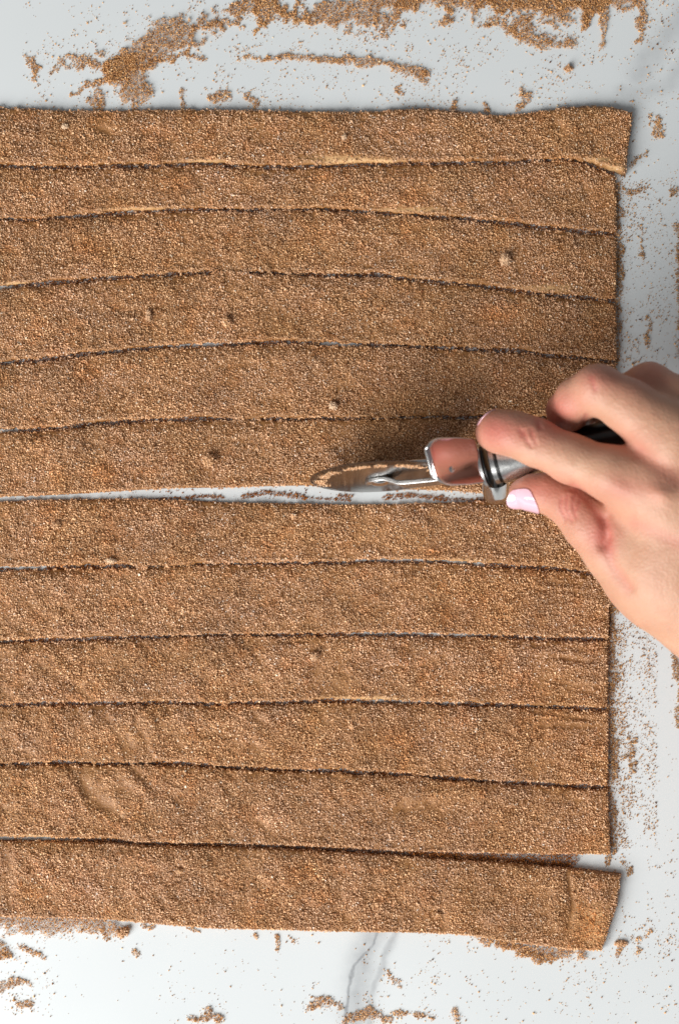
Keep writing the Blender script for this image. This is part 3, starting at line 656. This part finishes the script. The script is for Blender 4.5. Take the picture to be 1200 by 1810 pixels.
# thumb guard: polished plate rising from the collar towards the wheel, its upper corners rounded
gs = np.array([-hu[1], hu[0], 0]); gs /= np.linalg.norm(gs)
A0 = P(847, 814, 0.0465); gd = np.array([-math.cos(math.radians(4)), -math.sin(math.radians(3)), 0]); 
def gpt(s_, wv):                                             # s_ 0..1 from collar to rim, wv -1..1 across
    x = s_ * .0188
    zc = 0.0168 * s_ ** 1.15 + 0.0010 * (1 - wv * wv)
    return A0 + gd * x + gs * wv * .0083 + np.array([0, 0, zc])
V = []; F = []; NU, NV = 26, 22
for lay in (0, 1):
    for a in range(NU + 1):
        for b_ in range(NV + 1):
            s_ = a / NU; wv = -1 + 2 * b_ / NV
            uu = max(0, (s_ - .62) / .385); lim = max(.30, (1 - uu ** 2.4)) ** (1 / 2.4)
            rr = .05 * max(0, (s_ - .7) / .3) ** 2 * (1 - abs(wv)) ** .5
            p = gpt(s_ - .0, wv * lim * (0.93 + .07 * min(1, s_ * 3)))
            if s_ > .9: p = p + np.array([-.0004, 0, -.0030]) * ((s_ - .9) / .1) ** 2
            V.append(p - lay * np.array([-.25, 0, .95]) * .0016)
K = (NU + 1) * (NV + 1)
q = lambda l, a, b_: l * K + a * (NV + 1) + b_
for a in range(NU):
    for b_ in range(NV):
        F.append((q(0, a, b_), q(0, a, b_ + 1), q(0, a + 1, b_ + 1), q(0, a + 1, b_))); F.append((q(1, a, b_), q(1, a + 1, b_), q(1, a + 1, b_ + 1), q(1, a, b_ + 1)))
for a in range(NU): 
    F.append((q(0, a, 0), q(0, a + 1, 0), q(1, a + 1, 0), q(1, a, 0))); F.append((q(0, a + 1, NV), q(0, a, NV), q(1, a, NV), q(1, a + 1, NV)))
for b_ in range(NV):
    F.append((q(0, NU, b_), q(0, NU, b_ + 1), q(1, NU, b_ + 1), q(1, NU, b_))); F.append((q(0, 0, b_ + 1), q(0, 0, b_), q(1, 0, b_), q(1, 0, b_ + 1)))
me = mesh_list("thumb_guard", V, F, True); me.set_sharp_from_angle(angle=math.radians(50)); guard = link("thumb_guard", me, M_MIRROR, cutter)
rp = []
for a_, wv in [(s_, -1) for s_ in np.linspace(.05, .97, 26)] + [(.985, w_) for w_ in np.linspace(-.95, .95, 12)] + [(s_, 1) for s_ in np.linspace(.97, .05, 26)]:
    uu = max(0, (a_ - .62) / .385); lim = max(.30, (1 - uu ** 2.4)) ** (1 / 2.4)
    p = gpt(a_, wv * lim * (0.93 + .07 * min(1, a_ * 3)))
    if a_ > .9: p = p + np.array([-.0004, 0, -.0030]) * ((a_ - .9) / .1) ** 2
    rp.append(p - np.array([-.25, 0, .95]) * .0007)
V = []; F = []; rp = np.array(rp)
for j in range(len(rp)):
    t_ = rp[min(j + 1, len(rp) - 1)] - rp[max(j - 1, 0)]; t_ = t_ / np.linalg.norm(t_)
    n1_ = np.cross(t_, (0, 0, 1.0)); n1_ /= np.linalg.norm(n1_); n2v = np.cross(n1_, t_)
    for k in range(10): V.append(rp[j] + (n1_ * math.cos(k * .6283) + n2v * math.sin(k * .6283)) * (.00040 + .00038 * math.exp(-((j - 31.5) / 14) ** 4)))
for j in range(len(rp) - 1):
    for k in range(10): F.append((j * 10 + k, j * 10 + (k + 1) % 10, (j + 1) * 10 + (k + 1) % 10, (j + 1) * 10 + k))
F.append(tuple(range(9, -1, -1))); F.append(tuple((len(rp) - 1) * 10 + k for k in range(10)))
link("rim", mesh_list("rim", V, F, True), M_SATIN, guard)
# finger guard: short rounded lug under the neck
fa, fb = P(875, 846, .034), P(877, 880, .0265); fl = float(np.linalg.norm(fb - fa))
lathe("finger_guard", fa, fb, [(0, .0048), (fl * .6, .0050), (fl * .86, .0047), (fl * .96, .0038), (fl, .0022)], M_STEEL, cutter, 40)
lathe("rivet_reflection", gpt(.62, -.35) + np.array([.0002, 0, -.0004]), gpt(.62, -.35) + np.array([.6, 0, .8]), [(0, .0011), (.0004, .0011), (.0007, .0007), (.0008, .0002)], M_SATIN, cutter, 20)  # added dot standing for a blurry reflection on the guard
lathe("rivet_reflection", P(872, 870, .0330), P(872, 870, .0400), [(0, .0012), (.0012, .0012), (.0017, .0009), (.0018, .0003)], M_SATIN, cutter, 20)  # the lug's own rivet

# ------------------------------------------------------------------ the hand (one surface grown from a distance field)
mm = 0.001
def Q(px, py, zmm): return P(px, py, zmm * mm) / mm           # millimetres
chains = {
 'index': [(Q(872, 765, 47), 6.6), (Q(884, 763, 54), 7.3), (Q(908, 767, 58), 7.6), (Q(945, 781, 61), 8.0), (Q(1010, 812, 65), 8.3), (Q(1080, 838, 70), 9.3), (Q(1165, 872, 72), 11.5)],
 'middle': [(Q(1028, 756, 34), 6.2), (Q(1006, 742, 42), 6.8), (Q(1003, 726, 52), 7.1), (Q(1020, 706, 61), 7.5), (Q(1056, 688, 68), 8.2), (Q(1110, 718, 71), 9.0), (Q(1190, 775, 74), 11.0)],
 'ring': [(Q(1110, 745, 34), 6.2), (Q(1085, 728, 42), 6.6), (Q(1100, 700, 52), 7.0), (Q(1146, 683, 60), 8.0), (Q(1200, 712, 65), 8.6), (Q(1290, 760, 70), 10.5)],
 'little': [(Q(1190, 735, 34), 5.4), (Q(1190, 712, 42), 5.8), (Q(1240, 690, 50), 6.6), (Q(1310, 715, 56), 7.0), (Q(1375, 765, 62), 9.0)],
 'thumb': [(Q(922, 872, 46), 4.9), (Q(940, 870, 48), 6.0), (Q(970, 872, 51), 6.9), (Q(1008, 892, 55), 7.8), (Q(1040, 925, 57), 9.0), (Q(1082, 958, 58), 10.0), (Q(1130, 1003, 58), 12.5)],
}
palm = [[(Q(1165, 872, 70), 11.5), (Q(1210, 930, 68), 14), (Q(1330, 1070, 60), 17)],
        [(Q(1190, 778, 71), 11.5), (Q(1260, 900, 69), 14), (Q(1390, 1050, 60), 17)],
        [(Q(1290, 762, 67), 10.5), (Q(1340, 880, 66), 13), (Q(1430, 1030, 58), 16)],
        [(Q(1375, 765, 60), 9.5), (Q(1410, 880, 60), 12), (Q(1460, 1010, 56), 15)],
        [(Q(1100, 975, 58), 11.0), (Q(1172, 1030, 57), 15), (Q(1280, 1085, 56), 18), (Q(1345, 1110, 55), 18)],
        [(Q(1165, 930, 62), 12), (Q(1190, 1000, 62), 14), (Q(1260, 1080, 60), 16)],
        [(Q(1370, 1080, 57), 20), (Q(1480, 1230, 58), 21), (Q(1640, 1470, 62), 25)],
        [(Q(1400, 1020, 57), 18), (Q(1530, 1190, 58), 20), (Q(1700, 1430, 62), 25)]]
VX = 0.85
lo = np.array([48.0, -138.0, 24.0]); hi = np.array([232.0, 66.0, 100.0])
gx, gy, gz = [np.arange(lo[k], hi[k], VX, dtype=np.float32) for k in range(3)]
GX, GY, GZ = np.meshgrid(gx, gy, gz, indexing='ij')
def cone_d(a, ra, b, rb):
    a = a.astype(np.float32); ab = (b - a).astype(np.float32); L = float(ab @ ab)
    px = GX - a[0]; py = GY - a[1]; pz = GZ - a[2]
    t = np.clip((px * ab[0] + py * ab[1] + pz * ab[2]) / L, 0, 1)
    return np.sqrt((px - t * ab[0]) ** 2 + (py - t * ab[1]) ** 2 + (pz - t * ab[2]) ** 2) - (ra + (rb - ra) * t)
def smin(a, b, k):
    if a is None: return b
    h = np.clip(k - np.abs(a - b), 0, None) / k
    return np.minimum(a, b) - h * h * k * 0.25
Fg = None
for nm, ch in chains.items():
    c_ = None
    for (a, ra), (b_, rb) in zip(ch[:-1], ch[1:]): c_ = smin(c_, cone_d(a, ra, b_, rb), 3.0)
    Fg = smin(Fg, c_, 1.3)
Pg = None
for ch in palm:
    for (a, ra), (b_, rb) in zip(ch[:-1], ch[1:]): Pg = smin(Pg, cone_d(a, ra, b_, rb), 11.0)
D = smin(Fg, Pg, 9.0)
# keep clear of the handle it grips
a = (h0 + hu * .004) / mm; b_ = (h0 + hu * .056) / mm
D = np.maximum(D, -(cone_d(a, 7.3, b_, 5.7)))
# flatten the far end of the forearm
def surface_nets(D, lo, vx):
    inside = D < 0
    nx, ny, nz = D.shape
    acc = np.zeros((nx - 1, ny - 1, nz - 1, 3), np.float32); cnt = np.zeros((nx - 1, ny - 1, nz - 1), np.float32)
    corners = [(i, j, k) for i in (0, 1) for j in (0, 1) for k in (0, 1)]
    sl = lambda A, o: A[o[0]:nx - 1 + o[0], o[1]:ny - 1 + o[1], o[2]:nz - 1 + o[2]]
    s = sum(sl(inside, o).astype(np.int8) for o in corners); act = (s > 0) & (s < 8)
    ai = np.argwhere(act); m = len(ai)
    pos = np.zeros((m, 3)); cn = np.zeros(m)
    for o in corners:
        for axn in range(3):
            if o[axn] == 1: continue
            o2 = list(o); o2[axn] = 1
            d0 = D[ai[:, 0] + o[0], ai[:, 1] + o[1], ai[:, 2] + o[2]]; d1 = D[ai[:, 0] + o2[0], ai[:, 1] + o2[1], ai[:, 2] + o2[2]]
            cr = (d0 < 0) != (d1 < 0); t = np.where(cr, d0 / np.where(cr, d0 - d1, 1), 0)
            p = np.tile(np.array(o, float), (m, 1)); p[:, axn] += t
            pos[cr] += p[cr]; cn[cr] += 1
    V = (ai + pos / cn[:, None]) * vx + lo
    idm = np.full(act.shape, -1, np.int64); idm[act] = np.arange(m)
    faces = []
    for axn in range(3):
        o2 = [0, 0, 0]; o2[axn] = 1
        A = inside[:nx - o2[0], :ny - o2[1], :nz - o2[2]]; Bn = inside[o2[0]:, o2[1]:, o2[2]:]
        e = np.argwhere(A != Bn); u, v = [(1, 2), (2, 0), (0, 1)][axn]
        e = e[(e[:, u] > 0) & (e[:, v] > 0)]
        lim = [nx - 1, ny - 1, nz - 1]
        e = e[(e[:, 0] < lim[0]) & (e[:, 1] < lim[1]) & (e[:, 2] < lim[2])]
        def g(du, dv):
            f = e.copy(); f[:, u] -= du; f[:, v] -= dv; return idm[f[:, 0], f[:, 1], f[:, 2]]
        q4 = np.stack([g(0, 0), g(1, 0), g(1, 1), g(0, 1)], 1)
        flip = inside[e[:, 0], e[:, 1], e[:, 2]]
        q4[~flip] = q4[~flip][:, ::-1]
        faces.append(q4)
    F = np.concatenate(faces); F = F[(F >= 0).all(1)]
    return V, F
HV, HF = surface_nets(D, lo, VX)
# relax the steps of the grid
def relax(V, F, it, lam=0.5):
    n = len(V); E = np.concatenate([F[:, [0, 1]], F[:, [1, 2]], F[:, [2, 3]], F[:, [3, 0]]])
    deg = np.bincount(E.ravel(), minlength=n).astype(float)
    for _ in range(it):
        acc = np.zeros_like(V)
        for k in range(3):
            acc[:, k] = np.bincount(E[:, 0], weights=V[E[:, 1], k], minlength=n) + np.bincount(E[:, 1], weights=V[E[:, 0], k], minlength=n)
        V = V + lam * (acc / np.maximum(deg, 1)[:, None] - V)
    return V
HV = relax(HV, HF, 3)
# creases (pixels, seen from above), depth in mm
kk = H / (H - HV[:, 2] * mm); hx = HV[:, 0] * mm * kk / S + 600; hy = 905 - HV[:, 1] * mm * kk / S
nrm = np.zeros_like(HV); fn = np.cross(HV[HF[:, 2]] - HV[HF[:, 0]], HV[HF[:, 3]] - HV[HF[:, 1]])
for k in range(4):
    for c_ in range(3): nrm[:, c_] += np.bincount(HF[:, k], weights=fn[:, c_], minlength=len(HV))
nrm /= np.linalg.norm(nrm, axis=1)[:, None] + 1e-9
disp = np.zeros(len(HV)); red = np.zeros(len(HV))
for pts, wd, dep in (([(925, 762), (930, 778), (938, 790)], 3.2, .45), ([(937, 760), (943, 776), (947, 788)], 3.0, .35), ([(950, 744), (954, 756)], 4, .35), ([(917, 758), (922, 772)], 3, .25),
                     ([(992, 880), (990, 900), (1000, 918)], 3.2, .5), ([(1002, 876), (1000, 898), (1010, 922)], 3.0, .5), ([(1014, 878), (1011, 895), (1017, 915)], 3.2, .45), ([(1023, 884), (1020, 900)], 3, .3),
                     ([(1067, 915), (1070, 950), (1062, 965)], 9, 1.1), ([(1068, 950), (1080, 1000), (1110, 1040)], 12, .7), ([(1012, 862), (1040, 885), (1068, 925)], 9, .4), ([(1030, 745), (1036, 735)], 4, .4),
                     ([(1045, 668), (1052, 690)], 4, .2), ([(1130, 800), (1200, 850)], 16, .5), ([(1120, 925), (1200, 960)], 14, .25)):
    d, _ = seg_dist(hx, hy, pts); g_ = np.exp(-(d / wd) ** 2) * (nrm[:, 2] > -.1); disp -= 1.35 * dep * g_; red += .45 * g_ * (dep < 1)
for cx, cy, rx, ry, an_, a_ in ((1098, 866, 26, 14, 20, .5), (1166, 872, 22, 14, 20, 1.3), (1050, 672, 24, 18, 0, .6), (1010, 905, 14, 18, 0, .3), (1140, 985, 30, 40, 0, .8)):
    disp += a_ * gauss(hx, hy, cx, cy, rx, ry, an_)
disp += .25 * (fbm(hx / 24, hy / 24, 141) - .5)
HV = HV + nrm * disp[:, None]
base = np.array([0.53, 0.302, 0.198]); rosy = np.array([0.52, 0.18, 0.135])
for cx, cy, rx, ry, a_ in ((870, 760, 45, 38, .9), (940, 770, 60, 30, .35), (985, 725, 45, 40, 1.0), (1050, 665, 40, 30, .5), (940, 865, 60, 30, .8), (1010, 900, 40, 40, .6), (1062, 945, 30, 40, .9), (1145, 665, 60, 40, .6), (1100, 862, 40, 22, .5), (1165, 870, 36, 24, .3), (1090, 780, 60, 30, .5)):
    red += a_ * gauss(hx, hy, cx, cy, rx, ry)
red = np.clip(red + .25 * (fbm(hx / 40, hy / 40, 151) - .5), 0, 1)[:, None]
colr = base * (1 - red) + rosy * red
me = mesh_np("person", HV * mm, HF, True, colr, "skin_color")
person = link("person", me, M_SKIN, label="bare right hand with pale pink nails gripping the pizza cutter", category="person")

def Dat(p):
    f = (p - lo) / VX; i = np.floor(f).astype(int); f = f - i; out = 0
    for dx in (0, 1):
        for dy in (0, 1):
            for dz in (0, 1):
                out = out + D[i[:, 0] + dx, i[:, 1] + dy, i[:, 2] + dz] * np.abs(1 - dx - f[:, 0]) * np.abs(1 - dy - f[:, 1]) * np.abs(1 - dz - f[:, 2])
    return out
def nail(name, a, b, ra, rb, normal, t0, t1, half, label=None, lift=.25, n=18, tmax=1.0):
    """curved plate lying on a finger segment a-b (mm), facing `normal`"""
    a = np.array(a); b = np.array(b); ax = b - a; L = np.linalg.norm(ax); ax /= L
    nr = np.array(normal, float); nr -= ax * (nr @ ax); nr /= np.linalg.norm(nr); sd = np.cross(ax, nr)
    V = []; F = []
    for lay in (0, 1):
        for i in range(n + 1):
            u = i / n; t = t0 + (t1 - t0) * u
            # width tapers at both ends (rounded plate)
            wv = (1 - (abs(2 * u - 1)) ** 4.5 * .45)
            for j in range(n + 1):
                v = -1 + 2 * j / n; ph = v * half * wv
                dd = nr * math.cos(ph) + sd * math.sin(ph)
                tt = (t - .10 * v * v * (1 if u > .5 else -1) * abs(2 * u - 1)) * L
                rs = np.arange(2.0, 13.0, .15); tb = min(tt, L * tmax)
                pp = a + ax * tb + dd * rs[:, None]; dv = Dat(pp); k_ = int(np.argmax(dv > 0)); r = rs[k_] - .15 * dv[k_] / (dv[k_] - dv[k_ - 1] + 1e-9)
                V.append(a + ax * tt + dd * (r + lift - lay * .8))
    K = (n + 1) ** 2; q = lambda l, i, j: l * K + i * (n + 1) + j
    for i in range(n):
        for j in range(n):
            F.append((q(0, i, j), q(0, i, j + 1), q(0, i + 1, j + 1), q(0, i + 1, j))); F.append((q(1, i, j), q(1, i + 1, j), q(1, i + 1, j + 1), q(1, i, j + 1)))
    for i in range(n):
        F += [(q(0, i, 0), q(0, i + 1, 0), q(1, i + 1, 0), q(1, i, 0)), (q(0, i + 1, n), q(0, i, n), q(1, i, n), q(1, i + 1, n)), (q(0, 0, i + 1), q(0, 0, i), q(1, 0, i), q(1, 0, i + 1)), (q(0, n, i), q(0, n, i + 1), q(1, n, i + 1), q(1, n, i))]
    me = mesh_list(name, np.array(V) * mm, F, True); me.set_sharp_from_angle(angle=math.radians(50))
    return link(name, me, M_NAIL, person)
T = chains['thumb']
nail("thumbnail", T[2][0], T[0][0], 8.3, 6.6, (0, -.62, .78), .18, 1.38, .95, lift=.4)
I = chains['index']
nail("fingernail", I[1][0] + np.array([0, 0, 2.0]), I[0][0], 7.3, 6.4, (-.50, .80, .38), .15, 1.2, .60, lift=.25)
